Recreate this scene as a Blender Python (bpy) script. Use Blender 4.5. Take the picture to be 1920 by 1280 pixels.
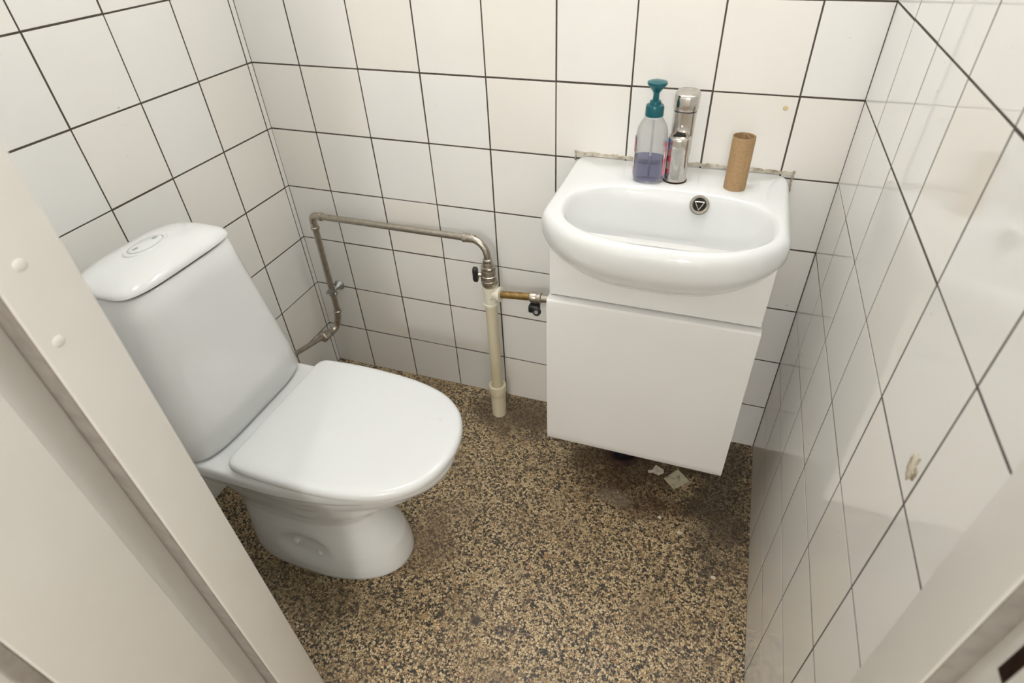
import bpy, bmesh, math, random
from mathutils import Vector, Matrix
random.seed(7)
for o in list(bpy.data.objects): bpy.data.objects.remove(o)
S = bpy.context.scene
COL = S.collection

# ------------------------------------------------------------------ camera
cam_d = bpy.data.cameras.new('camera')
cam = bpy.data.objects.new('camera', cam_d); COL.objects.link(cam); S.camera = cam
CAM = Vector((1.0651, -1.16664, 1.21299)); YAW, PIT, ROL = -0.34045, -0.67443, -0.03329
fw = Vector((math.sin(YAW)*math.cos(PIT), math.cos(YAW)*math.cos(PIT), math.sin(PIT)))
rt = Vector((math.cos(YAW), -math.sin(YAW), 0)); up = rt.cross(fw)
r2 = math.cos(ROL)*rt + math.sin(ROL)*up; u2 = -math.sin(ROL)*rt + math.cos(ROL)*up
m = Matrix.Identity(4)
for i in range(3):
    m[i][0] = r2[i]; m[i][1] = u2[i]; m[i][2] = -fw[i]; m[i][3] = CAM[i]
cam.matrix_world = m
cam_d.sensor_width = 36; cam_d.lens = 1085.624/1920*36
cam_d.shift_x = (960-989.137)/1920; cam_d.shift_y = (637.1-640)/1920
cam_d.clip_start = 0.02
cam_d.dof.use_dof = True; cam_d.dof.focus_distance = 1.25; cam_d.dof.aperture_fstop = 5.6

# ------------------------------------------------------------------ world, exposure
wd = bpy.data.worlds.new('world'); S.world = wd; wd.use_nodes = True
wd.node_tree.nodes['Background'].inputs[0].default_value = (0.9, 0.93, 1, 1)
wd.node_tree.nodes['Background'].inputs[1].default_value = 0.05
S.view_settings.view_transform = 'Standard'; S.view_settings.look = 'None'
S.view_settings.gamma = 1; S.view_settings.use_curve_mapping = False
S.view_settings.exposure = 0.0
LAMP_ROOM = 29.0      # emission of the opal dome in the toilet room
LAMP_WALL = 28.0      # emission of the opal tube on the wall above the washbasin
FILL_HALL = 82.0      # emission of the added fill globe in the hall behind the camera

# ------------------------------------------------------------------ room measures
W = 1.285; ROWZ = 0.1454; T = 0.15; HC = 2.75; YF = -0.87; YH = -0.985
XL = 0.5445            # left side of the door opening
GAP = 0.0032

# ------------------------------------------------------------------ helpers
def link(o, parent=None):
    COL.objects.link(o)
    if parent: o.parent = parent
    return o
def empty(name, loc=(0, 0, 0)):
    o = bpy.data.objects.new(name, None); o.location = loc; o.empty_display_size = .05
    return link(o)
def tag(o, label=None, cat=None, group=None, kind=None):
    if label: o['label'] = label
    if cat: o['category'] = cat
    if group: o['group'] = group
    if kind: o['kind'] = kind
    return o
def smooth(me, ang=40):
    me.polygons.foreach_set('use_smooth', [True]*len(me.polygons))
    me.set_sharp_from_angle(angle=math.radians(ang)); me.update()
class MB:
    """collects shapes (world coordinates) and links them as one mesh object"""
    def __init__(s): s.v = []; s.f = []
    def add(s, vs, fs):
        n = len(s.v); s.v += [tuple(q) for q in vs]; s.f += [tuple(i+n for i in f) for f in fs]; return s
    def box(s, a, b, bev=0):
        bm = bmesh.new(); bmesh.ops.create_cube(bm, size=1)
        for v in bm.verts: v.co = Vector([(a[i]+b[i])/2 + v.co[i]*(b[i]-a[i]) for i in range(3)])
        if bev: bmesh.ops.bevel(bm, geom=bm.edges[:], offset=bev, segments=3, affect='EDGES', profile=.5)
        bm.verts.index_update()
        s.add([v.co for v in bm.verts], [[v.index for v in f.verts] for f in bm.faces]); bm.free(); return s
    def loft(s, rings, cap0=True, cap1=True, closed=True):
        n = len(rings[0]); vs = [p for r in rings for p in r]; fs = []
        for i in range(len(rings)-1):
            for j in range(n if closed else n-1):
                k = (j+1) % n; fs.append((i*n+j, i*n+k, (i+1)*n+k, (i+1)*n+j))
        if cap0: fs.append(tuple(reversed(range(n))))
        if cap1: fs.append(tuple((len(rings)-1)*n+j for j in range(n)))
        return s.add(vs, fs)
    def lathe(s, prof, o=(0, 0, 0), axis=(0, 0, 1), n=32, cap0=True, cap1=True):
        ax = Vector(axis).normalized(); e1 = ax.orthogonal().normalized(); e2 = ax.cross(e1); o = Vector(o)
        if n == 6: e1, e2 = (e1*math.cos(.3)+e2*math.sin(.3)), (e2*math.cos(.3)-e1*math.sin(.3))
        rings = [[o+ax*h+(e1*math.cos(2*math.pi*j/n)+e2*math.sin(2*math.pi*j/n))*r for j in range(n)] for r, h in prof]
        return s.loft(rings, cap0, cap1)
    def tube(s, pts, r, n=20, fillet=0, seg=10):
        pts = [Vector(p) for p in pts]; path = [pts[0]]
        for i in range(1, len(pts)-1):
            if fillet:
                a = (pts[i-1]-pts[i]).normalized(); b = (pts[i+1]-pts[i]).normalized()
                h = fillet/math.tan(a.angle(b)/2)
                h = min(h, (pts[i-1]-pts[i]).length*.95, (pts[i+1]-pts[i]).length*.95)
                p0, p2 = pts[i]+a*h, pts[i]+b*h
                c = pts[i]+(a+b).normalized()*(h/math.cos(a.angle(b)/2))
                d0, d2 = p0-c, p2-c; w = d0.angle(d2)
                for k in range(seg+1):
                    t = k/seg; path.append(c+(d0*math.sin((1-t)*w)+d2*math.sin(t*w))/math.sin(w))
            else: path.append(pts[i])
        path.append(pts[-1]); rings = []; e1 = None
        for i, p in enumerate(path):
            d = (path[min(i+1, len(path)-1)]-path[max(i-1, 0)]).normalized()
            e1 = d.orthogonal().normalized() if e1 is None else (e1-d*e1.dot(d)).normalized()
            e2 = d.cross(e1)
            rings.append([p+(e1*math.cos(2*math.pi*j/n)+e2*math.sin(2*math.pi*j/n))*r for j in range(n)])
        return s.loft(rings)
    def build(s, name, mat, parent=None, ang=40, flat=False):
        me = bpy.data.meshes.new(name); me.from_pydata(s.v, [], s.f)
        bm = bmesh.new(); bm.from_mesh(me); bmesh.ops.recalc_face_normals(bm, faces=bm.faces[:]); bm.to_mesh(me); bm.free()
        if not flat: smooth(me, ang)
        me.materials.append(mat); o = bpy.data.objects.new(name, me); link(o)
        if parent:
            o.parent = parent; o.matrix_parent_inverse = Matrix.Translation(-world_loc(parent))
        return o
def world_loc(o):
    p = Vector(o.location)
    return p
def MBx(): return MB()

# ------------------------------------------------------------------ materials
def mat(name, col, rough=.5, metal=0, coat=0, spec=.5):
    mt = bpy.data.materials.new(name); mt.use_nodes = True
    b = mt.node_tree.nodes['Principled BSDF']
    b.inputs['Base Color'].default_value = (*col, 1); b.inputs['Roughness'].default_value = rough
    b.inputs['Metallic'].default_value = metal; b.inputs['Coat Weight'].default_value = coat
    b.inputs['Coat Roughness'].default_value = .06
    b.inputs['Specular IOR Level'].default_value = spec
    return mt
class NT:
    def __init__(s, mt): s.t = mt.node_tree; s.b = s.t.nodes['Principled BSDF']
    def n(s, typ, **kw):
        nd = s.t.nodes.new(typ)
        for k, v in kw.items(): setattr(nd, k, v)
        return nd
    def l(s, a, b): s.t.links.new(a, b)
    def obj(s): return s.n('ShaderNodeTexCoord').outputs['Object']
    def noise(s, vec, scale, detail=4, rough=.55):
        q = s.n('ShaderNodeTexNoise'); q.inputs['Scale'].default_value = scale
        q.inputs['Detail'].default_value = detail; q.inputs['Roughness'].default_value = rough
        s.l(vec, q.inputs['Vector']); return q
    def ramp(s, fac, stops, interp='LINEAR'):
        r = s.n('ShaderNodeValToRGB'); r.color_ramp.interpolation = interp
        while len(r.color_ramp.elements) < len(stops): r.color_ramp.elements.new(.5)
        for e, (p, c) in zip(r.color_ramp.elements, stops):
            e.position = p; e.color = (*c, 1) if not isinstance(c, (int, float)) else (c, c, c, 1)
        s.l(fac, r.inputs[0]); return r.outputs[0]
    def mix(s, fac, a, b, mode='MIX'):
        q = s.n('ShaderNodeMix', data_type='RGBA', blend_type=mode)
        for i, v in ((0, fac), (6, a), (7, b)):
            if hasattr(v, 'links'): s.l(v, q.inputs[i])
            else: q.inputs[i].default_value = v if i == 0 else (*v, 1)
        return q.outputs[2]
    def math(s, op, a, b=0.):
        q = s.n('ShaderNodeMath', operation=op)
        for i, v in ((0, a), (1, b)):
            if hasattr(v, 'links'): s.l(v, q.inputs[i])
            else: q.inputs[i].default_value = v
        return q.outputs[0]
    def bump(s, h, strength=.2, dist=.001):
        q = s.n('ShaderNodeBump'); q.inputs['Strength'].default_value = strength; q.inputs['Distance'].default_value = dist
        s.l(h, q.inputs['Height']); s.l(q.outputs[0], s.b.inputs['Normal'])

# glazed wall tile: tone differs from tile to tile, faint crazing and smears
M_tile = mat('glazed_tile', (.75, .73, .66), .1, spec=.5)
q = NT(M_tile); oi = q.n('ShaderNodeObjectInfo'); geo = q.n('ShaderNodeNewGeometry')
tone = q.ramp(oi.outputs['Random'], [(0, (.88, .85, .79)), (.45, (.885, .866, .825)), (1, (.88, .87, .845))])
sm = q.noise(geo.outputs['Position'], 9, 5, .6)
tone = q.mix(q.ramp(sm.outputs[0], [(.55, 0.), (.8, .35)]), tone, (.85, .815, .73))
sp = q.noise(geo.outputs['Position'], 75, 2, .5)
tone = q.mix(q.ramp(sp.outputs[0], [(.765, 0.), (.79, .5)]), tone, (.42, .36, .28))
q.l(tone, q.b.inputs['Base Color'])
q.l(q.ramp(sm.outputs[0], [(.3, .025), (.75, .07)]), q.b.inputs['Roughness'])
q.bump(q.noise(geo.outputs['Position'], 14, 2).outputs[0], .02, .003)

M_grout = mat('dark_grout', (.075, .058, .042), .9)
q = NT(M_grout); nz = q.noise(q.n('ShaderNodeNewGeometry').outputs['Position'], 60, 4)
q.l(q.ramp(nz.outputs[0], [(.3, (.05, .038, .028)), (.72, (.10, .08, .06)), (.8, (.4, .37, .3))]), q.b.inputs['Base Color'])

M_porc = mat('porcelain', (.765, .775, .77), .09, coat=.3)
q = NT(M_porc); nz = q.noise(q.obj(), 7, 4)
q.l(q.ramp(nz.outputs[0], [(.35, (.765, .775, .77)), (.8, (.75, .75, .735))]), q.b.inputs['Base Color'])
M_seat = mat('white_seat_plastic', (.72, .73, .725), .22)
q = NT(M_seat); nz = q.noise(q.obj(), 60, 3)
q.l(q.ramp(nz.outputs[0], [(.72, (.72, .73, .725)), (.78, (.64, .635, .60))]), q.b.inputs['Base Color'])
M_foil = mat('white_foil_front', (.80, .795, .77), .22)
q = NT(M_foil); nz = q.noise(q.obj(), 3, 3)
q.l(q.ramp(nz.outputs[0], [(.3, (.80, .795, .78)), (.8, (.775, .765, .74))]), q.b.inputs['Base Color'])
M_paint = mat('white_gloss_paint', (.74, .715, .66), .35)
q = NT(M_paint); nz = q.noise(q.obj(), 5, 5); n2 = q.noise(q.obj(), 40, 3)
tone = q.ramp(nz.outputs[0], [(.3, (.80, .78, .735)), (.75, (.76, .735, .68))])
tone = q.mix(q.ramp(n2.outputs[0], [(.74, 0.), (.8, .5)]), tone, (.45, .42, .36)); q.l(tone, q.b.inputs['Base Color'])
q.bump(n2.outputs[0], .12, .002)
M_wall = mat('white_plaster_paint', (.86, .85, .82), .7)
q = NT(M_wall); nz = q.noise(q.obj(), 40, 4); q.bump(nz.outputs[0], .1, .002)
M_hallfloor = mat('hall_floor', (.30, .24, .17), .5)
q = NT(M_hallfloor); nz = q.noise(q.obj(), 8, 5); q.l(q.ramp(nz.outputs[0], [(.3, (.33, .26, .18)), (.7, (.25, .19, .13))]), q.b.inputs['Base Color'])

def metal(name, c0, c1, rough, scale=60, lo=.35, hi=.7):
    mt = mat(name, c0, rough, 1); q = NT(mt); nz = q.noise(q.obj(), scale, 5, .65)
    q.l(q.ramp(nz.outputs[0], [(lo, c0), (hi, c1)]), q.b.inputs['Base Color'])
    q.l(q.ramp(nz.outputs[0], [(lo, rough), (hi, min(1, rough+.15))]), q.b.inputs['Roughness'])
    return mt
M_steel = metal('dull_steel_pipe', (.50, .46, .40), (.38, .34, .28), .30, 90)
M_nickel = metal('tarnished_nickel', (.56, .52, .46), (.40, .35, .29), .25, 120)
M_dullring = metal('dull_overflow_metal', (.30, .28, .25), (.20, .18, .15), .35, 120)
M_chrome = metal('worn_chrome', (.66, .64, .61), (.52, .48, .44), .08, 45)
M_zinc = metal('zinc_clamp', (.45, .45, .45), (.32, .32, .32), .4, 80)
M_brass = metal('aged_brass', (.48, .33, .13), (.17, .10, .04), .38, 70, .4, .75)
M_darksteel = metal('brown_strike_metal', (.06, .03, .02), (.03, .015, .012), .5, 60)
M_black = mat('black_plastic', (.012, .012, .014), .4)
M_yellow = mat('yellow_smear', (.66, .54, .28), .6)
M_hole = mat('dark_cavity', (.01, .008, .006), .9)
M_greyprint = mat('grey_button_print', (.33, .34, .33), .4)
M_cream = mat('cream_pipe_paint', (.72, .65, .47), .45)
q = NT(M_cream); nz = q.noise(q.obj(), 130, 3)
q.l(q.ramp(nz.outputs[0], [(.74, (.72, .65, .47)), (.78, (.2, .14, .08))]), q.b.inputs['Base Color']); q.bump(q.noise(q.obj(), 30).outputs[0], .3, .003)
M_chip = mat('chipped_tee_paint', (.8, .76, .62), .5)
q = NT(M_chip); nz = q.noise(q.obj(), 55, 5, .7)
q.l(q.ramp(nz.outputs[0], [(.62, (.80, .76, .62)), (.65, (.16, .13, .09))]), q.b.inputs['Base Color'])
M_card = mat('brown_cardboard', (.42, .27, .13), .85)
q = NT(M_card); nz = q.noise(q.obj(), 220, 4)
q.l(q.ramp(nz.outputs[0], [(.3, (.36, .23, .115)), (.7, (.46, .30, .15))]), q.b.inputs['Base Color'])
M_teal = mat('teal_plastic', (.0, .10, .125), .28)
M_seal = mat('dirty_sealant', (.48, .43, .34), .8)
q = NT(M_seal); nz = q.noise(q.obj(), 45, 6, .7)
q.l(q.ramp(nz.outputs[0], [(.36, (.20, .16, .11)), (.5, (.42, .37, .29)), (.68, (.60, .55, .46))]), q.b.inputs['Base Color']); q.bump(nz.outputs[0], .7, .004)
M_paper = mat('soiled_paper', (.62, .58, .42), .9)
q = NT(M_paper); nz = q.noise(q.obj(), 38, 5, .7)
q.l(q.ramp(nz.outputs[0], [(.36, (.16, .16, .13)), (.47, (.60, .55, .38)), (.7, (.70, .66, .5))]), q.b.inputs['Base Color'])
M_bit = mat('white_paper_bits', (.75, .72, .66), .9)
q = NT(M_bit); nz = q.noise(q.obj(), 90, 3); q.l(q.ramp(nz.outputs[0], [(.4, (.62, .56, .42)), (.6, (.78, .74, .64))]), q.b.inputs['Base Color'])
M_rust = mat('rusty_drain', (.10, .04, .025), .8)
q = NT(M_rust); nz = q.noise(q.obj(), 60, 5); q.l(q.ramp(nz.outputs[0], [(.35, (.07, .03, .018)), (.65, (.025, .012, .009))]), q.b.inputs['Base Color'])
M_residue = mat('glue_residue', (.55, .48, .35), .9)
q = NT(M_residue); nz = q.noise(q.obj(), 110, 5, .7)
q.l(q.ramp(nz.outputs[0], [(.4, (.30, .24, .17)), (.52, (.66, .60, .47)), (.75, (.78, .74, .63))]), q.b.inputs['Base Color'])
M_grey = mat('grey_step_shade_and_moulding', (.33, .30, .265), .55)  # grey that stands in for shade on the jamb steps; also colours the mouldings
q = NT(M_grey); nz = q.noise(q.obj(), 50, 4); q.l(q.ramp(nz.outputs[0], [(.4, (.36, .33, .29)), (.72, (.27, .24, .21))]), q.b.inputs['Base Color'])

M_clear = bpy.data.materials.new('clear_bottle_plastic'); M_clear.use_nodes = True
t = M_clear.node_tree; t.nodes.clear()
o_ = t.nodes.new('ShaderNodeOutputMaterial'); mx = t.nodes.new('ShaderNodeMixShader'); tr = t.nodes.new('ShaderNodeBsdfTransparent')
gl = t.nodes.new('ShaderNodeBsdfGlossy'); lw = t.nodes.new('ShaderNodeLayerWeight'); gl.inputs['Roughness'].default_value = .05
lw.inputs['Blend'].default_value = .25; tr.inputs[0].default_value = (.90, .90, .90, 1)
t.links.new(lw.outputs['Facing'], mx.inputs[0]); t.links.new(tr.outputs[0], mx.inputs[1]); t.links.new(gl.outputs[0], mx.inputs[2]); t.links.new(mx.outputs[0], o_.inputs[0])
M_liquid = mat('violet_liquid_soap', (.34, .34, .52), .05)
M_liquid.node_tree.nodes['Principled BSDF'].inputs['Transmission Weight'].default_value = .8
M_liquid.node_tree.nodes['Principled BSDF'].inputs['IOR'].default_value = 1.2
M_label = mat('printed_bottle_label', (.6, .6, .75), .4)
q = NT(M_label); vo = q.n('ShaderNodeTexVoronoi'); vo.inputs['Scale'].default_value = 75; q.l(q.obj(), vo.inputs['Vector'])
sep = q.n('ShaderNodeSeparateColor'); q.l(vo.outputs['Color'], sep.inputs[0])
q.l(q.ramp(sep.outputs[0], [(0, (.75, .12, .2)), (.22, (.25, .45, .7)), (.42, (.78, .76, .72)), (.62, (.8, .3, .4)), (.76, (.02, .12, .08)), (.86, (.45, .5, .72))], 'CONSTANT'), q.b.inputs['Base Color'])
M_tubeplastic = mat('dip_tube_plastic', (.7, .7, .72), .3)

# terrazzo: cream and dark chips in a dark binder, with worn and stained patches
M_floor = mat('terrazzo', (.4, .33, .24), .42)
q = NT(M_floor); P = q.obj()
wob = q.noise(P, 300, 2); dist = q.mix(.0018, P, wob.outputs['Color'], 'ADD')
def terr(scale):
    ve = q.n('ShaderNodeTexVoronoi', feature='DISTANCE_TO_EDGE'); vc = q.n('ShaderNodeTexVoronoi')
    for v in (ve, vc): v.inputs['Scale'].default_value = scale; q.l(dist, v.inputs['Vector'])
    sp = q.n('ShaderNodeSeparateColor'); q.l(vc.outputs['Color'], sp.inputs[0])
    return ve.outputs['Distance'], sp
d1, s1 = terr(200); d2, s2 = terr(330)
binder = (.040, .030, .020)
chip1 = q.ramp(s1.outputs[0], [(0, (.03, .024, .018)), (.24, (.16, .11, .06)), (.34, (.40, .275, .14)), (.5, (.57, .42, .235)), (.75, (.65, .51, .31)), (.95, (.36, .20, .085))], 'CONSTANT')
chip2 = q.ramp(s2.outputs[0], [(0, (.03, .024, .018)), (.35, (.30, .21, .115)), (.6, (.50, .37, .205)), (.85, (.61, .48, .30))], 'CONSTANT')
c2 = q.mix(q.ramp(d2, [(.07, 0.), (.14, 1.)]), binder, chip2)
c1 = q.mix(q.ramp(d1, [(.07, 0.), (.12, 1.)]), c2, chip1)
big = q.noise(P, 4.5, 5, .6); mid = q.noise(P, 14, 5, .65)
c1 = q.mix(q.ramp(big.outputs[0], [(.52, 0.), (.68, .5)]), c1, (.17, .115, .065))
c1 = q.mix(q.ramp(mid.outputs[0], [(.60, 0.), (.74, .5)]), c1, (.33, .27, .19))
c1 = q.mix(q.ramp(mid.outputs[0], [(.26, .65), (.38, 0.)]), c1, (.035, .022, .014))
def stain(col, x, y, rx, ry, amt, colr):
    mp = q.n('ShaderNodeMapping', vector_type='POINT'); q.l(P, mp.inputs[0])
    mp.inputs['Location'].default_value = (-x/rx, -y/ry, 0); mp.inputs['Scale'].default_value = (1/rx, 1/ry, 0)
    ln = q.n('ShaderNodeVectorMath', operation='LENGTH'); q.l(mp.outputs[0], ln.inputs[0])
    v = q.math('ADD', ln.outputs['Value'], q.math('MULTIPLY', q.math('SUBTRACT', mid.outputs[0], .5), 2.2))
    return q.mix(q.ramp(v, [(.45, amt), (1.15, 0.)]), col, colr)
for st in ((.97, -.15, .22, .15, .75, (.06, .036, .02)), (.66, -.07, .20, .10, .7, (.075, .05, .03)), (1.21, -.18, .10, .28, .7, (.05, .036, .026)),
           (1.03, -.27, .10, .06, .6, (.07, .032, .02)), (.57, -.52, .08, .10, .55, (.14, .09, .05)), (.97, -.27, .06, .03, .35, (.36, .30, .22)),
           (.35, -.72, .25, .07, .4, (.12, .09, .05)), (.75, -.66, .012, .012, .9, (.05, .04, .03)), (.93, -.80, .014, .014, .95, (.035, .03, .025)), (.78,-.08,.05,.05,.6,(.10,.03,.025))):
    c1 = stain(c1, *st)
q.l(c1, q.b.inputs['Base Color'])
q.l(q.ramp(mid.outputs[0], [(.3, .35), (.7, .6)]), q.b.inputs['Roughness'])
q.bump(d1, .25, .002)

# ------------------------------------------------------------------ the setting
def struct(o): o['kind'] = 'structure'; return o
floor = struct(MB().box((-.08, YH, -.06), (W+.08, .08, 0)).build('floor', M_floor, flat=True))
tag(floor, 'worn brown and cream terrazzo floor with dark stains')
wall_back = struct(MB().box((-.08, .00025, 0), (W+.08, .08, HC)).build('wall_back', M_grout, flat=True))
wall_left = struct(MB().box((-.08, YF, 0), (-.00025, .00025, HC)).build('wall_left', M_grout, flat=True))
wall_right = struct(MB().box((W+.00025, YF, 0), (W+.08, .00025, HC)).build('wall_right', M_grout, flat=True))
tag(wall_back, 'back wall of square cream tiles with dark grout'); tag(wall_left, 'left wall of square white tiles behind the toilet'); tag(wall_right, 'right wall of glossy cream tiles beside the washbasin')
wf = MB(); wf.box((-.08, YH, 0), (XL-.05, YF, HC)); wf.box((XL-.05, YH, 2.05), (W+.08, YF, HC))
struct(wf.build('wall_front', M_wall, flat=True))
ceiling = struct(MB().box((-.9, -3.5, HC), (2.3, .08, HC+.06)).build('ceiling', M_wall, flat=True))
struct(MB().box((-.9, -3.5, -.06), (2.3, YH, -.001)).build('floor_hall', M_hallfloor, flat=True))
struct(MB().box((-.9, -3.56, 0), (2.3, -3.5, HC)).build('wall_hall_rear', M_wall, flat=True))
struct(MB().box((-.96, -3.5, 0), (-.9, YH, HC)).build('wall_hall_left', M_wall, flat=True))
struct(MB().box((2.3, -3.5, 0), (2.36, YH, HC)).build('wall_hall_right', M_wall, flat=True))
struct(MB().box((W+.08, YH, 0), (2.3, YH+.06, HC)).build('wall_hall_front_right', M_wall, flat=True))
struct(MB().box((-.9, YH, 0), (-.08, YH+.06, HC)).build('wall_hall_front_left', M_wall, flat=True))

TM = {}
def tile_mesh(w, h):
    key = (round(w, 4), round(h, 4))
    if key in TM: return TM[key]
    b = min(.0002, w*.2); d = .004; v = []
    for ins, z in ((0, -d), (0, -b*.8), (b, 0)):
        v += [(-w/2+ins, -h/2+ins, z), (w/2-ins, -h/2+ins, z), (w/2-ins, h/2-ins, z), (-w/2+ins, h/2-ins, z)]
    f = [(8, 9, 10, 11)]
    for r in (0, 4):
        for j in range(4): f.append((r+j, r+(j+1) % 4, r+4+(j+1) % 4, r+4+j))
    me = bpy.data.meshes.new('tile'); me.from_pydata(v, [], f); me.materials.append(M_tile); TM[key] = me
    return me
def lay(wall, us, place):
    zs = [0] + [ROWZ+T*k for k in range(18)]
    zs = [z for z in zs if z < HC-.02] + [HC]
    for i in range(len(us)-1):
        for k in range(len(zs)-1):
            u0, u1, z0, z1 = us[i]+(GAP/2 if i else .0008), us[i+1]-(GAP/2 if i < len(us)-2 else .0012), zs[k]+GAP/2, zs[k+1]-GAP/2
            if k == 0: z0 = .0005
            o = bpy.data.objects.new('tile', tile_mesh(u1-u0, z1-z0)); COL.objects.link(o); o.parent = wall
            mw = place((u0+u1)/2, (z0+z1)/2)
            a = .0016
            mw = mw @ Matrix.Translation((random.uniform(-1, 1)*.0004, random.uniform(-1, 1)*.0004, random.uniform(-.00005, .00005))) @ Matrix.Rotation(random.uniform(-a, a), 4, 'X') @ Matrix.Rotation(random.uniform(-a, a), 4, 'Y') @ Matrix.Rotation(random.uniform(-a, a)*.6, 4, 'Z')
            o.matrix_world = mw
def frame(o, ux, n):   # tile local x = ux, y = up, z = n
    ux, n = Vector(ux), Vector(n); uy = Vector((0, 0, 1)); mm = Matrix.Identity(4)
    for i in range(3): mm[i][0], mm[i][1], mm[i][2], mm[i][3] = ux[i], uy[i], n[i], o[i]
    return mm
lay(wall_back, [0.0] + [.1297+T*k for k in range(8)] + [W], lambda u, z: frame((u, 0, z), (1, 0, 0), (0, -1, 0)))
lay(wall_left, [0.0, .0150] + [.1666+T*k for k in range(5)] + [-YF], lambda u, z: frame((0, -u, z), (0, 1, 0), (1, 0, 0)))
lay(wall_right, [0.0] + [.1491+T*k for k in range(5)] + [-YF], lambda u, z: frame((W, -u, z), (0, -1, 0), (-1, 0, 0)))
MB().lathe([(.0045, 0), (.004, .0006), (.0003, .0008)], (1.1606, -.0001, .8744), (0, -1, 0), 12).build('yellow_mark', M_yellow, wall_back)
# glue residue left on a tile of the right wall
rb = MB(); rp = []
for j in range(18):
    a = 2*math.pi*j/18; r = random.uniform(.55, 1.15); rp.append((a, r))
rings = [[(W-t, -.729+.013*math.cos(a)*r*s, .777+.020*math.sin(a)*r*s) for a, r in rp] for s, t in ((1, .0002), (.85, .0012), (.4, .0018))]
rb.loft(rings).build('glue_residue', M_residue, wall_right)

# door frame
jb = MB().box((XL-.03, -.939, 0), (XL, -.877, 2.02), .002)
prof_ = [(XL-.03, -.9385), (XL-.0285, -.946), (XL-.026, -.953), (XL-.0225, -.960), (XL-.0185, -.967), (XL-.0140, -.9754), (XL-.05, -.9754), (XL-.05, -.9385)]
jb.loft([[(x, y, z) for x, y in prof_] for z in (0, 2.02)])
fl = struct(jb.build('trim_1', M_paint, ang=30))
tag(fl, 'white painted door jamb in the left foreground')
MB().box((XL-.030, -.9405, 0), (XL-.003, -.9388, 2.02)).build('shade_strip', M_grey, fl)  # grey strip: shade of the hall-facing step put in as colour
def dome(name, c, ax, r, h, mt, par):
    return MB().lathe([(r, 0), (r*.9, h*.45), (r*.6, h*.85), (.0004, h)], c, ax, 16).build(name, mt, par)
for z, y in ((0.9793, -0.9156), (0.9066, -0.9236)): dome('nail_head', (XL, y, z), (1, 0, 0), .0055, .0012, M_paint, fl)
fr = struct(MB().box((W-.003, -.902, 0), (W+.03, -.84, 2.02), .002).box((W+.0145, YH-.004, 0), (W+.04, -.902, 2.02)).build('trim_2', M_paint, ang=30))
tag(fr, 'white painted door jamb in the bottom right foreground')
MB().box((W-.001, -.9032, .0), (W+.0145, -.9018, 2.02)).build('shade_strip', M_grey, fr)  # same painted shade on the right jamb's step face
MB().box((W+.0138, -.927, .796), (W+.0148, -.917, .95)).build('strike_plate', M_darksteel, fr)
struct(MB().box((XL-.03, -.939, 2.02), (W+.03, -.86, 2.05)).build('trim_3', M_paint))
# open door leaf, hinged at the left jamb, swung out into the hall
leaf = struct(empty('door_1', (XL-.018, -.975, .01))); tag(leaf, 'white painted panel door standing open in the left foreground')
x0, x1 = XL-.056, XL-.012
ys = -1.0945
MB().box((x0, ys, .01), (x1, -.9755, 2.0), .002).build('stile', M_paint, leaf)
MB().box((x0, -1.75, .01), (x1, -1.63, 2.0), .002).build('stile', M_paint, leaf)
for z0, z1 in ((.01, .12), (.98, 1.08), (1.88, 2.0)): MB().box((x0+.0005, -1.63, z0), (x1-.0005, ys, z1)).build('rail', M_paint, leaf)
for z0, z1 in ((.12, .98), (1.08, 1.88)):
    MB().box((x0+.014, -1.63, z0), (x1-.014, ys, z1)).build('panel', M_paint, leaf)
    for ya, yb in ((ys-.016, ys), (-1.63, -1.614)):
        MB().box((x1-.014, ya, z0), (x1-.007, yb, z1), .002).build('moulding', M_grey, leaf)

# lamps
def dome_lamp(name, x, y, r, e, label):
    t = empty(name, (x, y, HC))
    MB().lathe([(r*1.04, 0), (r*1.04, -.025), (r, -.028)], (x, y, HC), n=40).build('rim', M_paint, t)
    mt = bpy.data.materials.new('lit_opal_glass'); mt.use_nodes = True; b = mt.node_tree.nodes['Principled BSDF']
    b.inputs['Base Color'].default_value = (.8, .8, .8, 1); b.inputs['Emission Color'].default_value = (.96, .985, 1, 1); b.inputs['Emission Strength'].default_value = e
    MB().lathe([(r, -.028), (r*.97, -.05), (r*.8, -.075), (r*.5, -.092), (.001, -.098)], (x, y, HC), n=40).build('opal_dome', mt, t)
    global M_glow; M_glow = mt
    return tag(t, label, 'ceiling lamp')
dome_lamp('ceiling_lamp', .58, -.56, .15, LAMP_ROOM, 'round opal ceiling lamp above the toilet room')
wl = empty('wall_lamp', (.95, -.0005, 1.85)); tag(wl, 'opal tube wall lamp mounted high above the washbasin', 'wall lamp')
MB().box((.76, -.03, 1.82), (1.14, -.0008, 1.88), .004).build('backplate', M_foil, wl)
mtw = M_glow.copy(); mtw.node_tree.nodes['Principled BSDF'].inputs['Emission Strength'].default_value = LAMP_WALL
MB().lathe([(.02, 0), (.036, .004), (.038, .012), (.038, .348), (.036, .356), (.02, .36)], (.77, -.085, 1.85), (1, 0, 0), 32).build('opal_tube', mtw, wl)
for x in (.79, 1.09): MB().box((x, -.06, 1.842), (x+.02, -.028, 1.858)).build('bracket', M_chrome, wl)
fill_pend = empty('fill_pendant', (1.25, -2.9, HC)); tag(fill_pend, 'added fill light, an opal globe pendant hanging in the hall outside the door', 'added fill lamp')  # unseen lamp added to fill the room with frontal light
MB().lathe([(.05, 0), (.05, -.015), (.03, -.03), (.004, -.035)], (1.25, -2.9, HC), n=28).build('canopy', M_paint, fill_pend)
MB().tube([(1.25, -2.9, HC-.03), (1.25, -2.9, 1.92)], .003, 8).build('cord', M_black, fill_pend)
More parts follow.
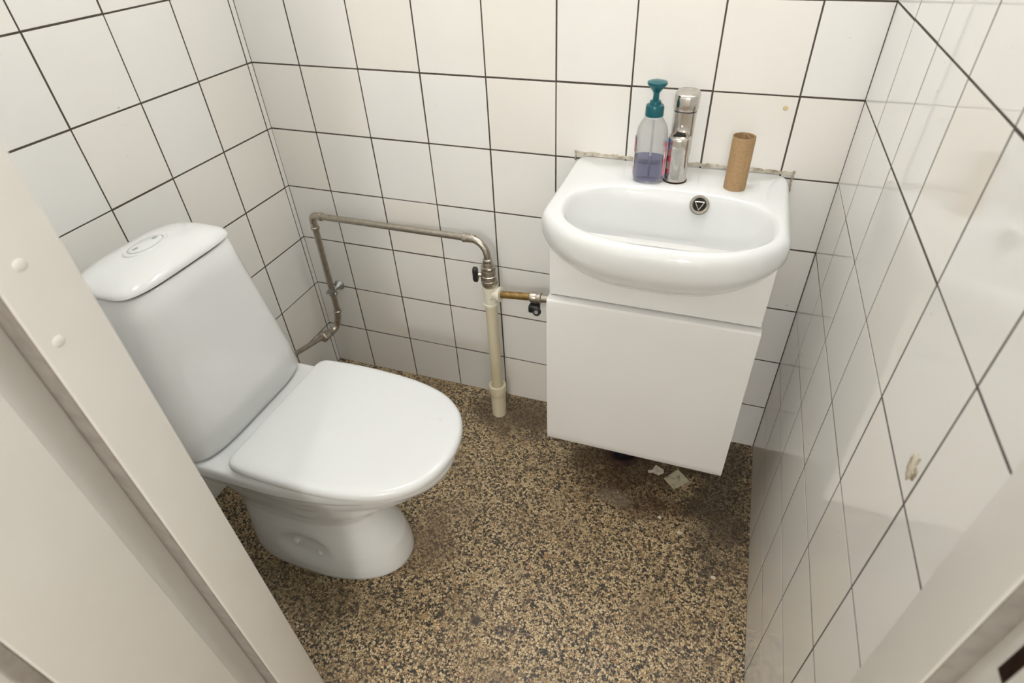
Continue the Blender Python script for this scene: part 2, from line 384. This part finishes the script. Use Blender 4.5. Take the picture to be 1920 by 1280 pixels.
mtg = M_glow.copy(); mtg.node_tree.nodes['Principled BSDF'].inputs['Emission Color'].default_value = (1, .98, .95, 1); mtg.node_tree.nodes['Principled BSDF'].inputs['Emission Strength'].default_value = FILL_HALL
MB().lathe([(.13*math.sin(math.pi*k/20)+.0003, .13*math.cos(math.pi*k/20)) for k in range(21)], (1.25, -2.9, 1.80), n=32).build('globe', mtg, fill_pend)

# ------------------------------------------------------------------ toilet
YC = -.567
def egg(z, xb, xf, hw, nf=2.2, nb=5, xm=None, n=72, yc=YC):
    xm = xb+(xf-xb)*.5 if xm is None else xm; r = []
    for j in range(n):
        a = 2*math.pi*j/n; c, s = math.cos(a), math.sin(a)
        k = nf if c >= 0 else nb; ax = (xf-xm) if c >= 0 else (xm-xb)
        # blend the exponent of the y extent so the outline stays continuous
        den = (abs(c)**k+abs(s)**k)**(1/k)
        r.append((xm+ax*c/den, yc+hw*s/den, z))
    return r
toilet = empty('toilet', (.36, YC, 0))
tag(toilet, 'white close-coupled toilet with closed lid against the left tiled wall', 'toilet')
bowl_sec = [(0, .165, .548, .101), (.004, .163, .551, .104), (.03, .163, .549, .103), (.07, .164, .54, .097), (.105, .165, .522, .09), (.135, .165, .505, .084), (.16, .165, .497, .081),
            (.185, .163, .508, .083), (.205, .161, .53, .088), (.225, .158, .556, .095), (.25, .15, .580, .100), (.27, .14, .600, .106), (.288, .128, .617, .112), (.2935, .124, .627, .118), (.300, .119, .636, .1225), (.325, .095, .644, .126),
            (.341, .085, .650, .128), (.3435, .083, .658, .133), (.346, .081, .673, .1405), (.351, .079, .684, .1455), (.362, .074, .691, .148), (.380, .068, .699, .151), (.3895, .068, .699, .151), (.3925, .070, .697, .149), (.3945, .075, .690, .144)]
rings = []
for z, xb, xf, hw in bowl_sec:
    t = min(1, max(0, (z-.15)/.2)); rings.append(egg(z, xb, xf, hw, 2.15, 3.2+2*t, xb+(xf-xb)*(.52-.07*t), 96))
# hollow pressed into the foot where the fixing screws sit
rings2 = []
def interp(z):
    for a, b in zip(bowl_sec, bowl_sec[1:]):
        if a[0] <= z <= b[0]:
            f = (z-a[0])/(b[0]-a[0]); return [z]+[a[i]+(b[i]-a[i])*f for i in (1, 2, 3)]
zz = sorted(set([s[0] for s in bowl_sec]+[.012*i for i in range(1, 18)]))
for z in zz:
    _, xb, xf, hw = interp(z); t = min(1, max(0, (z-.15)/.2))
    r = egg(z, xb, xf, hw, 2.15, 3.2+2*t, xb+(xf-xb)*(.52-.07*t), 192); rr = []
    for x, y, zc in r:
        u, v = (x-.352)/.075, (zc-.080)/.042; e = max(0, 1-(u*u+v*v)**1.0); s = 1 if y > YC else -1
        e = e*e*(3-2*e)
        rr.append((x, y-s*.011*e, zc))
    rings2.append(rr)
bowl = MB().loft(rings2).build('bowl', M_porc, toilet, 50)
for x, z in ((.328, .085), (.385, .066)):
    for s in (-1,):
        MB().lathe([(.0075, -.006), (.0075, .004), (.006, .006), (.0005, .0065)], (x, YC+s*.0855, z), (0, s, .25), 20).build('bolt_cap', M_porc, toilet)
# cistern
c_sec = [(.392, .105, .268, .138), (.3935, .098, .281, .149), (.40, .094, .289, .155), (.412, .092, .292, .157), (.46, .094, .289, .153), (.52, .098, .284, .144), (.6, .104, .277, .133), (.68, .113, .269, .123), (.7225, .119, .265, .117), (.7250, .122, .262, .114)]
MB().loft([egg(z, xb, xf, hw, 4.6, 6, None, 120) for z, xb, xf, hw in c_sec]).build('cistern', M_porc, toilet, 50)
MB().loft([egg(z, .124, .2612, .1130, 4.4, 6, None, 60) for z in (.72, .7305)]).build('lid_gasket', M_black, toilet)
MB().loft([egg(z, .11, .268, .13, 4.6, 6, None, 60) for z in (.386, .396)]).build('cistern_gasket', M_black, toilet)
lr = [egg(.7285, .122, .264, .1165, 4.3, 4, None, 120)]
xc_ = .2055
for t_ in (0, .1, .2, .3, .4, .5, .6, .7, .8, .88, .94, .98):
    s_ = (1-t_**2.2)**.55; lr.append(egg(.730+.026*t_, xc_-(xc_-.119)*s_, xc_+(.2665-xc_)*s_, .119*s_, 4.3-1.4*t_, 3.6-.8*t_, xc_, 120))
lid = MB().loft(lr).build('cistern_lid', M_porc, toilet, 60)
# flush plate on the dome
fx, fz = .190, .7520
plate = MB()
def ell(cx, cy, z, a, b, n=40): return [(cx+a*math.cos(2*math.pi*j/n), cy+b*math.sin(2*math.pi*j/n), z) for j in range(n)]
plate.loft([ell(fx, YC, fz-.004, .024, .041), ell(fx, YC, fz+.003, .024, .041), ell(fx, YC, fz+.0045, .0225, .0395), ell(fx, YC, fz+.0045, .0195, .0335), ell(fx, YC, fz+.0025, .0185, .0325)])
fp = plate.build('flush_plate', M_seat, lid)
MB().loft([ell(fx, YC, fz+.001, .0172, .031), ell(fx, YC, fz+.0052, .0172, .031), ell(fx, YC, fz+.0062, .016, .0295)]).build('flush_button', M_seat, lid)
for dy in (-.02, .02): MB().loft([ell(fx, YC+dy, fz+.0055, .0035, .006, 20), ell(fx, YC+dy, fz+.0065, .003, .0055, 20)]).build('button_mark', M_greyprint, lid)
# seat and lid
half = [(.330, 0), (.330, .060), (.330, .120), (.331, .134), (.336, .144), (.346, .1495), (.37, .1525), (.41, .1545), (.45, .1548), (.49, .1535), (.53, .1505), (.568, .1455), (.605, .1365), (.636, .1245), (.660, .109), (.680, .0895), (.694, .067), (.703, .043), (.7075, .021), (.709, 0)]
def fine(h):
    out = []
    for i in range(len(h)-1):
        p0, p1, p2, p3 = h[max(i-1, 0)], h[i], h[i+1], h[min(i+2, len(h)-1)]
        if i+2 > len(h)-1: p3 = (p2[0], -p1[1])
        for k in range(4):
            t = k/4
            out.append(tuple(.5*(2*b+(c-a)*t+(2*a-5*b+4*c-d)*t*t+(3*b-a-3*c+d)*t**3) for a, b, c, d in zip(p0, p1, p2, p3)))
    return out+[h[-1]]
fh = fine(half)
def seat_ring(z, ins, cx=.51):
    pts = fh[:-1]+[(x, -y) for x, y in reversed(fh)][:-1]
    return [(cx+(x-cx)*(1-ins/.19), YC+y*(1-ins/.152), z) for x, y in pts]
MB().loft([seat_ring(.3955, .010), seat_ring(.3965, .006), seat_ring(.402, .005), seat_ring(.4035, .008)]).build('seat', M_seat, toilet, 50)
MB().loft([seat_ring(.4045, .006), seat_ring(.4055, .002), seat_ring(.409, 0), seat_ring(.416, 0), seat_ring(.4205, .0015), seat_ring(.4235, .0045), seat_ring(.4250, .0095), seat_ring(.4255, .02), seat_ring(.4262, .08), seat_ring(.4264, .14)]).build('seat_lid', M_seat, toilet, 60)

# ------------------------------------------------------------------ vanity cabinet
van = empty('vanity_cabinet', (.99, -.15, .205))
tag(van, 'white wall-hung vanity cabinet under the small washbasin', 'cabinet')
vx0, vx1, vyf = .801, 1.184, -.287
MB().box((vx0, vyf+.018, .205), (vx0+.016, -.003, .715)).build('side_panel', M_foil, van)
MB().box((vx1-.016, vyf+.018, .205), (vx1, -.003, .715)).build('side_panel', M_foil, van)
MB().box((vx0+.016, vyf+.018, .205), (vx1-.016, -.003, .221)).build('bottom_panel', M_foil, van)
MB().box((vx0, vyf, .5915), (vx1, vyf+.018, .722), .0012).build('upper_front', M_foil, van)
dr = []
for y, z in ((-.2695, .197), (-.2695, .5875), (-.286, .5885), (-.2985, .5875), (-.3022, .5845), (-.3032, .579), (-.3035, .567), (-.3035, .222), (-.3022, .209), (-.298, .2), (-.290, .197)): dr.append((y, z))
MB().loft([[(x, y, z) for y, z in dr] for x in (vx0-.0015, vx1+.0015)]).build('door', M_foil, van, 30)

# ------------------------------------------------------------------ washbasin
basin = empty('washbasin', (.988, -.18, .64))
tag(basin, 'small white ceramic washbasin with bowed front on the vanity', 'washbasin')
bx, by = .988, -.20
def dense(poly): return poly
def outer_poly():
    hw, pts = .2105, []
    for j in range(13): pts.append((-hw+hw*2*j/12, -.0015))               # back edge
    left = []
    n = 48
    fr_ = []
    for j in range(n+1):
        d = hw*math.sin((j/n-.5)*math.pi)                                  # dense at the sides
        u = abs(d)/hw
        fr_.append((d, -.262-.106*(1-u**3.2)**.8))
    pts = [(x, y) for x, y in pts] + [(hw, -.04), (hw, -.1), (hw, -.16), (hw, -.22)] + fr_[::-1] + [(-hw, -.22), (-hw, -.16), (-hw, -.1), (-hw, -.04)]
    return [(bx+x, y) for x, y in pts]
def bowl_poly():
    pts = []
    for j in range(120):
        a = 2*math.pi*j/120; c, s = math.cos(a), math.sin(a)
        k = 2.5 if s > 0 else 2.35
        den = (abs(c)**k+abs(s)**k)**(1/k)
        pts.append((.994+.181*c/den, -.226+(.098 if s > 0 else .120)*s/den))
    return pts
def polar(poly, n=160):
    out = []
    for j in range(n):
        a = 2*math.pi*(j+.5)/n; d = (math.cos(a), math.sin(a)); best = 0
        for (ax, ay), (cx, cy) in zip(poly, poly[1:]+poly[:1]):
            ax, ay, ex, ey = ax-bx, ay-by, cx-ax, cy-ay
            den = d[0]*ey-d[1]*ex
            if abs(den) < 1e-12: continue
            tt = (ax*ey-ay*ex)/den; s = (ax*d[1]-ay*d[0])/den
            if -1e-9 <= s <= 1+1e-9 and tt > best: best = tt
        out.append((d, best))
    return out
OP, BP = polar(outer_poly()), polar(bowl_poly())
# round the outline a little
for _ in range(2): OP = [(OP[j][0], (OP[j-1][1]+2*OP[j][1]+OP[(j+1) % len(OP)][1])/4) for j in range(len(OP))]
def rr(P_, z, sc=1, ins=0): return [(bx+d[0]*(r*sc-ins), min(-.001, by+d[1]*(r*sc-ins)), z) for d, r in P_]
def lerp(A, B, t, z): return [(bx+d[0]*(r*(1-t)+q_*t), by+d[1]*(r*(1-t)+q_*t), z) for (d, r), (_, q_) in zip(A, B)]
br = [rr(OP, .618, .3), rr(OP, .626, .46), rr(OP, .64, .62), rr(OP, .655, .745), rr(OP, .670, .84), rr(OP, .685, .915), rr(OP, .698, .962), rr(OP, .708, .985),
      rr(OP, .716, 1, .001), rr(OP, .728, 1, 0), rr(OP, .738, 1, .0008), rr(OP, .746, 1, .0035), rr(OP, .752, 1, .008), rr(OP, .755, 1, .014),
      lerp(OP, BP, .75, .7552), rr(BP, .7545, 1, -.003), rr(BP, .751, 1, .001), rr(BP, .744, 1, .005), rr(BP, .73, 1, .010), rr(BP, .71, .93, .009), rr(BP, .69, .87, .01), rr(BP, .67, .79, .01), rr(BP, .655, .68, .01), rr(BP, .647, .5, .008), rr(BP, .643, .3), rr(BP, .641, .12)]
MB().loft(br).build('basin', M_porc, basin, 70)
MB().lathe([(.024, 0), (.024, .003), (.02, .0045), (.012, .003), (.0005, .003)], (.99, -.21, .6415)).build('waste_plug', M_chrome, basin)
# overflow ring on the rear slope of the bowl
oc = Vector((1.0435, -.1385, .7355)); on = Vector((0, -.80, .55)).normalized()
ov = MB().lathe([(.0175, -.006), (.0175, .0015), (.0165, .003), (.0125, .0032), (.0115, .0015)], oc, on, 36, True, True).build('overflow_ring', M_dullring, basin)
MB().lathe([(.0113, .0005), (.0113, .0019)], oc, on, 36).build('overflow_hole', M_hole, basin)
ex = Vector((1, 0, 0)); ey = on.cross(ex)
tri = [oc+on*.0026+(ex*math.cos(a)+ey*math.sin(a))*.0098 for a in (math.radians(150), math.radians(30), math.radians(270))]
tb = MB()
for a_, b_ in zip(tri, tri[1:]+tri[:1]): tb.tube([a_, b_], .001, 8)
tb.build('triangle_grate', M_nickel, basin)
# ragged sealant along the wall and down the sides
sb = MB()
def ragged(p0, p1, w, nrm, out, steps):
    p0, p1, nrm, out = map(Vector, (p0, p1, nrm, out)); rings = []
    for i in range(steps+1):
        p = p0.lerp(p1, i/steps); h = w*(.8+.2*math.sin(i*.83)*math.sin(i*.21)+random.uniform(-.2, .2)); k = random.uniform(.7, 1.1)
        rings.append([p, p+out*.006*k, p+out*.004*k+nrm*h*.5, p+out*.0012+nrm*h, p+nrm*h])
    sb.loft(rings)
ragged((.776, -.0003, .7545), (1.202, -.0003, .7545), .0065, (0, 0, 1), (0, -1, 0), 110)
ragged((1.2005, -.0003, .762), (1.2005, -.0003, .715), .005, (1, 0, 0), (0, -1, 0), 12)
ragged((.7755, -.0003, .762), (.7755, -.0003, .742), .004, (-1, 0, 0), (0, -1, 0), 10)
sb.build('sealant_bead', M_seal, basin)

# ------------------------------------------------------------------ mixer tap
tap = empty('basin_tap', (.993, -.09, .7555)); tag(tap, 'worn chrome single-lever tap standing beside the soap bottle', 'tap')
ZD = .7555
def oval(cx, cy, z, a, b, k=2.4, n=40, tilt=0):
    r = []
    for j in range(n):
        t_ = 2*math.pi*j/n; c, s = math.cos(t_), math.sin(t_); den = (abs(c)**k+abs(s)**k)**(1/k)
        y = b*s/den; r.append((cx+a*c/den, cy+y, z+y*tilt))
    return r
tx, ty = .989, -.0835
MB().lathe([(.0222, 0), (.0222, .0022), (.0212, .003)], (tx, ty, ZD), n=40).build('base_ring', M_darksteel, tap)
col = MB()
col.loft([oval(tx, ty, ZD+.0025, .0212, .0212, 2.1), oval(tx, ty, ZD+.03, .0206, .0208, 2.1), oval(tx-.0005, ty, ZD+.06, .0203, .0205, 2.1), oval(tx-.0005, ty, ZD+.078, .0205, .0207, 2.15), oval(tx-.0005, ty, ZD+.082, .0196, .0198, 2.15), oval(tx-.0005, ty, ZD+.0835, .018, .0182, 2.15)])
col.build('spout_column', M_chrome, tap, 40)
nk = []
for z, y, a, b in ((.045, -.0665, .0195, .012), (.075, -.0660, .0198, .0135), (.088, -.0655, .0200, .0150), (.100, -.0640, .0203, .0165), (.112, -.0620, .0206, .0185), (.122, -.0605, .0208, .0200)):
    nk.append(oval(tx+.001, y, ZD+z, a, b, 2.6))
MB().loft(nk).build('neck', M_chrome, tap, 40)
oc_ = Vector((tx-.001, ty-.0045, ZD+.083))
MB().lathe([(.0150, -.002), (.0150, .0015), (.0140, .0022), (.0122, .0020), (.0115, .0004)], oc_, (0, -.12, 1), 32).build('outlet_ring', M_nickel, tap)
MB().lathe([(.0117, .0002), (.0117, .0010)], oc_, (0, -.12, 1), 28).build('outlet_hole', M_hole, tap)
MB().lathe([(.0035, 0), (.0035, .0015), (.002, .0027), (.0003, .003)], (tx, -.0800, ZD+.0975), (0, -1, .5), 16).build('set_screw', M_chrome, tap)
MB().loft([oval(tx+.001, -.0605, ZD+.1225, .0195, .0195, 2.2), oval(tx+.001, -.0605, ZD+.124, .0218, .0218, 2.3), oval(tx+.001, -.0605, ZD+.127, .0222, .0222, 2.4), oval(tx+.0015, -.060, ZD+.148, .0222, .0225, 2.5, tilt=.08), oval(tx+.0015, -.060, ZD+.1525, .021, .0212, 2.5, tilt=.1), oval(tx+.0015, -.060, ZD+.154, .0185, .0185, 2.5, tilt=.1), oval(tx+.0015, -.060, ZD+.1530, .012, .012, 2.3, tilt=.1)]).build('lever_cap', M_chrome, tap, 45)

# ------------------------------------------------------------------ soap bottle
sx, sy = .9395, -.098
soap = empty('soap_bottle', (sx, sy, ZD)); tag(soap, 'clear pump bottle with teal top and violet liquid soap', 'soap bottle')
prof = [(.0, .80), (.002, .9), (.006, .97), (.012, 1), (.03, 1), (.05, .985), (.07, .975), (.088, .965), (.098, .91), (.106, .80), (.112, .68), (.116, .58), (.119, .53)]
A_, B_ = .0290, .020
MB().loft([oval(sx, sy, ZD+h, A_*s, B_*min(1, s*1.05), 2.5, 48) for h, s in prof], True, False).build('bottle', M_clear, soap, 60)
MB().loft([oval(sx, sy, ZD+.0015+h*.97, (A_-.0012)*s, (B_-.0012)*min(1, s*1.05), 2.5, 48) for h, s in prof if h <= .03] + [oval(sx, sy, ZD+.046, (A_-.0012)*.985, (B_-.0012)*.985, 2.5, 48)]).build('liquid', M_liquid, soap, 50)
MB().lathe([(.0155, .119), (.0162, .121), (.0162, .135), (.015, .1385), (.0105, .140), (.0095, .1455), (.0055, .147), (.005, .157), (.0068, .161), (.011, .166), (.0160, .1715), (.0175, .1745), (.0168, .177), (.009, .179), (.0004, .1795)], (sx, sy, ZD), n=36).build('pump_head', M_teal, soap, 50)
MB().tube([(sx-.002, sy+.004, ZD+.173), (sx-.004, sy+.020, ZD+.172), (sx-.005, sy+.030, ZD+.168)], .0045, 14).build('nozzle', M_teal, soap)
MB().lathe([(.0155, .1175), (.0162, .119), (.0158, .1205)], (sx, sy, ZD), n=32).build('neck_ring', M_tubeplastic, soap)
MB().tube([(sx, sy, ZD+.118), (sx+.001, sy+.002, ZD+.008)], .002, 10).build('dip_tube', M_tubeplastic, soap)
def label(a0, a1, z0, z1, name):
    rings = []
    for z in (z0, (z0+z1)/2, z1):
        rw = []
        for k in range(11):
            t_ = math.radians(a0+(a1-a0)*k/10); c, s = math.cos(t_), math.sin(t_); den = (abs(c)**2.5+abs(s)**2.5)**.4
            rw.append((sx+(A_+.0004)*c/den, sy+(B_+.0004)*s/den, ZD+z))
        rings.append(rw)
    MB().loft(rings, False, False, False).build(name, M_label, soap)
label(152, 212, .014, .082, 'label_sticker'); label(-32, 28, .014, .082, 'label_sticker')

# ------------------------------------------------------------------ toilet roll core
core = empty('cardboard_roll_core', (1.101, -.085, ZD)); tag(core, 'empty brown cardboard toilet roll tube standing on the washbasin', 'cardboard tube')
kx, ky, R = 1.0985, -.091, .0195
path = []
for k in range(61):       # one full turn, then the loose end folds inwards
    a = math.radians(-60+372*k/60); path.append((R*math.cos(a), R*math.sin(a)))
inner = []
for k in range(1, 25):
    t_ = k/24; a = math.radians(312-30*t_); r = R*(1-.16*math.sin(t_*math.pi)-.05)
cs = MB()
def sheet(pl, z0, z1, th, ztop=None):
    rings = []
    for i, (x, y) in enumerate(pl):
        x2, y2 = pl[min(i+1, len(pl)-1)]; x1, y1 = pl[max(i-1, 0)]
        l_ = math.hypot(x2-x1, y2-y1) or 1; nx, ny = -(y2-y1)/l_*th, (x2-x1)/l_*th
        rings.append([(kx+x, ky+y, z0), (kx+x, ky+y, z1), (kx+x+nx, ky+y+ny, z1), (kx+x+nx, ky+y+ny, z0)])
    cs2 = MB().loft(rings); return cs2
sheet(path, ZD, ZD+.0945, .0009).build('outer_tube', M_card, core, 35)
fold = []
for k in range(31):      # loose inner layer follows the wall, then doubles back across the bore
    a = math.radians(-150+250*k/30); r = R*(.90-.02*math.sin(k*.5)); fold.append((r*math.cos(a), r*math.sin(a)))
ex_, ey_ = fold[-1]
for k in range(1, 15):
    t_ = k/14; fold.append((ex_+.019*t_*t_+.004*math.sin(t_*3.1), ey_-.026*t_+.006*math.sin(t_*6.2)))
sheet(fold, ZD+.002, ZD+.0942, .0009).build('inner_fold', M_card, core, 35)
sd = MB()
sp_ = []
for k in range(30):
    a = math.radians(-140+100*k/29); h = .024-.022*k/29
    sp_.append([(kx+(R+.0002)*math.cos(a), ky+(R+.0002)*math.sin(a), ZD+h), (kx+(R+.0007)*math.cos(a), ky+(R+.0007)*math.sin(a), ZD+h+.0003), (kx+(R+.0002)*math.cos(a), ky+(R+.0002)*math.sin(a), ZD+h+.0011)])
sd.loft(sp_).build('spiral_seam', M_card, core)

# ------------------------------------------------------------------ steel supply pipe on the wall
pipe = empty('steel_supply_pipe', (.3, -.05, .17)); tag(pipe, 'grey steel water pipe running along the back wall with black-handled valve', 'pipe')
pl, prt = Vector((.082, -.040, .540)), Vector((.587, -.080, .563))
dH = (prt-pl).normalized()
r_p = .0082
def pc(name, prof, o, ax, mt=M_nickel, n=28, par=None): return MB().lathe(prof, o, ax, n).build(name, mt, par or pipe)
MB().tube([pl+dH*.03, prt-dH*.052], r_p).build('pipe_length', M_steel, pipe)
MB().tube([pl-Vector((0, 0, .036)), (.078, -.040, .232)], r_p).build('pipe_length', M_steel, pipe)
# elbows and press collars
e1 = MB().tube([pl+dH*.034, pl, pl-Vector((0, 0, .040))], .0095, 20, .014).build('elbow', M_nickel, pipe)
e2 = MB().tube([prt-dH*.058, prt, prt-Vector((0, 0, .052))], .0088, 20, .040, 14).build('elbow', M_nickel, pipe)
ring = [(.0090, -.0045), (.0112, -.003), (.0118, 0), (.0112, .003), (.0090, .0045)]
for c, ax in ((pl+dH*.030, dH), (pl-Vector((0, 0, .036)), (0, 0, 1)), (prt-dH*.056, dH), (prt-Vector((0, 0, .052)), (0, 0, 1)), ((.078, -.040, .232), (0, 0, 1))): pc('press_collar', ring, c, ax)
pc('press_sleeve', [(.0103, 0), (.0103, .02), (.009, .026)], prt-dH*.054, dH)
A0 = Vector((.060, -.044, .166)); A1 = Vector((.0525, -.100, .1755)); A2 = Vector((.051, -.200, .2015))
dA = (A2-A0).normalized()
MB().tube([(.077, -.040, .236), (.0735, -.0405, .21), A0, A0+dA*.05], .0094, 20, .022, 12).build('elbow', M_nickel, pipe)
pc('press_collar', ring, A0+dA*.030, dA)
pc('compression_nut', [(.0125, 0), (.0138, .002), (.0138, .010), (.0125, .012)], A0+dA*.037, dA, M_nickel, 6)
pc('compression_nut', [(.0150, 0), (.0162, .002), (.0162, .014), (.0140, .017), (.0085, .019)], A0+dA*.051, dA, M_nickel, 6)
MB().tube([A0+dA*.06, A2, (.10, -.33, .27), (.15, -.402, .405)], .0068, 16, .02).build('supply_tube', M_steel, pipe)
# wall clamp
cl = pc('pipe_clamp', [(.0088, -.0075), (.0105, -.0075), (.0105, .0075), (.0088, .0075)], (.078, -.040, .298), (0, 0, 1), M_zinc)
pc('wall_plate', [(.0150, 0), (.0150, .003), (.012, .007), (.0065, .015), (.005, .030)], (.078, -.0002, .300), (0, -1, 0), M_zinc, 28)
for s in (-1, 1):
    MB().box((.078+s*.010-.001*(s < 0)-.004, -.043, .2925), (.078+s*.010+.006, -.037, .3035), .0012).build('clamp_lug', M_zinc, cl)
    pc('clamp_screw', [(.0042, 0), (.0042, .003), (.003, .0045), (.0004, .005)], (.078+s*.0135, -.043, .298), (0, -1, 0), M_zinc, 16, cl)
# stop valve
v0 = prt-Vector((0, 0, .056))
vt = pc('valve_body', [(0.0122, 0), (0.0134, -.006), (0.0134, -.012), (0.0166, -.0125), (0.0169, -.019), (0.0154, -.021), (0.0177, -.022), (0.0182, -.033), (0.0169, -.0345), (0.0192, -.036), (0.0195, -.047), (0.0177, -.0485), (0.0195, -.05), (0.0195, -.060), (0.0154, -.068), (0.0141, -.072)], v0, (0, 0, 1), M_nickel, 24)
pc('hex_nut', [(0.0173, 0), (0.0186, .001), (0.0186, .008), (0.0173, .009)], v0-Vector((0, 0, .0215)), (0, 0, 1), M_nickel, 6, vt)
pc('hex_nut', [(0.0198, 0), (0.0211, .001), (0.0211, .012), (0.0198, .013)], v0-Vector((0, 0, .0605)), (0, 0, 1), M_nickel, 6, vt)
hd = v0-Vector((.012, .004, .036))
pc('valve_stem', [(.006, 0), (.006, .012)], hd, (-1, -.25, 0), M_nickel, 16, vt)
hb = MB(); hc = hd+Vector((-.014, -.004, 0))
for k in range(1): pass
hr = []
for j in range(48):       # wing-shaped handle outline in the y-z plane
    a = 2*math.pi*j/48; r = .0085+.0125*abs(math.cos(a))**3
    hr.append((math.sin(a)*r*.8, math.cos(a)*r))
hb.loft([[hc+Vector((dx, y*s_, z*s_)) for y, z in hr] for dx, s_ in ((0, .92), (-.0015, 1), (-.008, 1), (-.010, .9))]).build('valve_handle', M_black, vt)

# ------------------------------------------------------------------ painted riser with brass branch
rs = empty('painted_riser_pipe', (.587, -.080, 0)); tag(rs, 'cream painted riser pipe rising from the floor with brass branch to the vanity', 'pipe')
px, py = .587, -.080
MB().tube([(px, py, .10), (px, py, .40)], .0150, 24).build('riser', M_cream, rs)
MB().lathe([(.0195, 0), (.0205, .03), (.021, .072), (.021, .078), (.0235, .082), (.0245, .088), (.0245, .110), (.0235, .113), (.0175, .1135), (.016, .110)], (px, py, .0), n=32).build('floor_sleeve', M_cream, rs)
te = MB(); te.tube([(px, py, .385), (px, py, .436)], .0168, 24)
te.build('tee', M_chip, rs)
zt = .420
MB().tube([(px, py, zt), (px+.026, py-.002, zt)], .0145, 24).build('tee_branch', M_chip, rs)
for c, ax in (((px, py, .434), (0, 0, 1)), ((px, py, .387), (0, 0, 1)), ((px+.026, py-.002, zt), (1, -.06, .05))):
    MB().lathe([(.0155, -.004), (.0185, -.003), (.0185, .003), (.0155, .004)], c, ax, 28).build('tee_bead', M_chip, rs)
MB().tube([(px+.026, py-.002, zt), (.695, py-.008, zt+.012)], .0092, 20).build('brass_branch', M_brass, rs)
MB().lathe([(.0105, 0), (.0125, .002), (.0125, .016), (.011, .018), (.0135, .0185), (.0135, .028), (.010, .030), (.009, .06)], (.693, py-.008, zt+.012), (1, -.03, .06), 24).build('angle_valve', M_nickel, rs)
MB().tube([(.745, py-.009, zt+.014), (.7985, py-.010, zt+.016)], .009, 16).build('branch_tail', M_steel, rs)
vh = MB().box((.694, py-.030, zt-.020), (.720, py-.010, zt+.0), .004).build('valve_handle', M_black, rs)
MB().lathe([(.010, 0), (.010, .006), (.008, .008), (.0004, .008)], (.716, py-.026, zt-.014), (0, -1, .35), 24).build('handle_cap', M_black, rs)
MB().lathe([(.0045, 0), (.0045, .0012), (.0025, .0012), (.0022, .0002)], (.716, py-.0335, zt-.0112), (0, -1, .35), 20).build('cap_screw', M_zinc, rs)

# ------------------------------------------------------------------ drain under the vanity and litter
dn = empty('drain_pipe', (.955, -.125, 0)); tag(dn, 'dark rusty drain pipe entering the floor beneath the vanity', 'drain')
MB().lathe([(.046, .0), (.046, .004), (.042, .007), (.034, .007), (.032, .003)], (.955, -.125, 0), n=36).build('floor_flange', M_rust, dn)
MB().lathe([(.026, .0025), (.026, .206)], (.955, -.125, 0), n=28).build('drain_tube', M_black, dn)
def scrap(name, pts, z, lift, mt, label, cat):
    c = Vector((sum(p[0] for p in pts)/len(pts), sum(p[1] for p in pts)/len(pts), 0)); vs = []; n = len(pts)
    for dz in (0, .0004):
        vs += [(p[0], p[1], z+dz+lift[i % len(lift)]) for i, p in enumerate(pts)]
        vs.append((c.x, c.y, z+dz+.0012))
    fs = []
    for i in range(n):
        k = (i+1) % n; fs += [(i, k, n), (n+1+i, n+1+k, 2*n+1), (i, k, n+1+k, n+1+i)]
    o = MB().add(vs, fs).build(name, mt, None, 20); return tag(o, label, cat)
scrap('paper_square', [(1.103, -.139), (1.136, -.168), (1.101, -.207), (1.072, -.178)], .0004, [.002, .0005, .003, .0006], M_paper, 'square soiled paper lying on the floor under the vanity corner', 'paper')
scrap('paper_scrap', [(1.047, -.142), (1.068, -.150), (1.070, -.163), (1.058, -.172), (1.043, -.170), (1.032, -.172), (1.029, -.166), (1.040, -.158)], .0004, [.003, .001, .004, .0005], M_bit, 'crumpled torn paper scrap beside the square paper under the vanity', 'paper')
for (x, y, r, lb) in ((1.079, -.297, .006, 'tiny white paper fleck on terrazzo nearest the square paper'), (1.128, -.325, .007, 'small torn white fleck on the terrazzo before the vanity'), (1.213, -.415, .006, 'white fleck on the terrazzo close to the right wall')):
    scrap('paper_fleck', [(x+r*random.uniform(.6, 1.2)*math.cos(a), y+r*random.uniform(.5, 1)*math.sin(a)) for a in [k*math.pi/3 for k in range(6)]], .0004, [.001, .0004], M_bit, lb, 'paper')
bpy.context.view_layer.update()
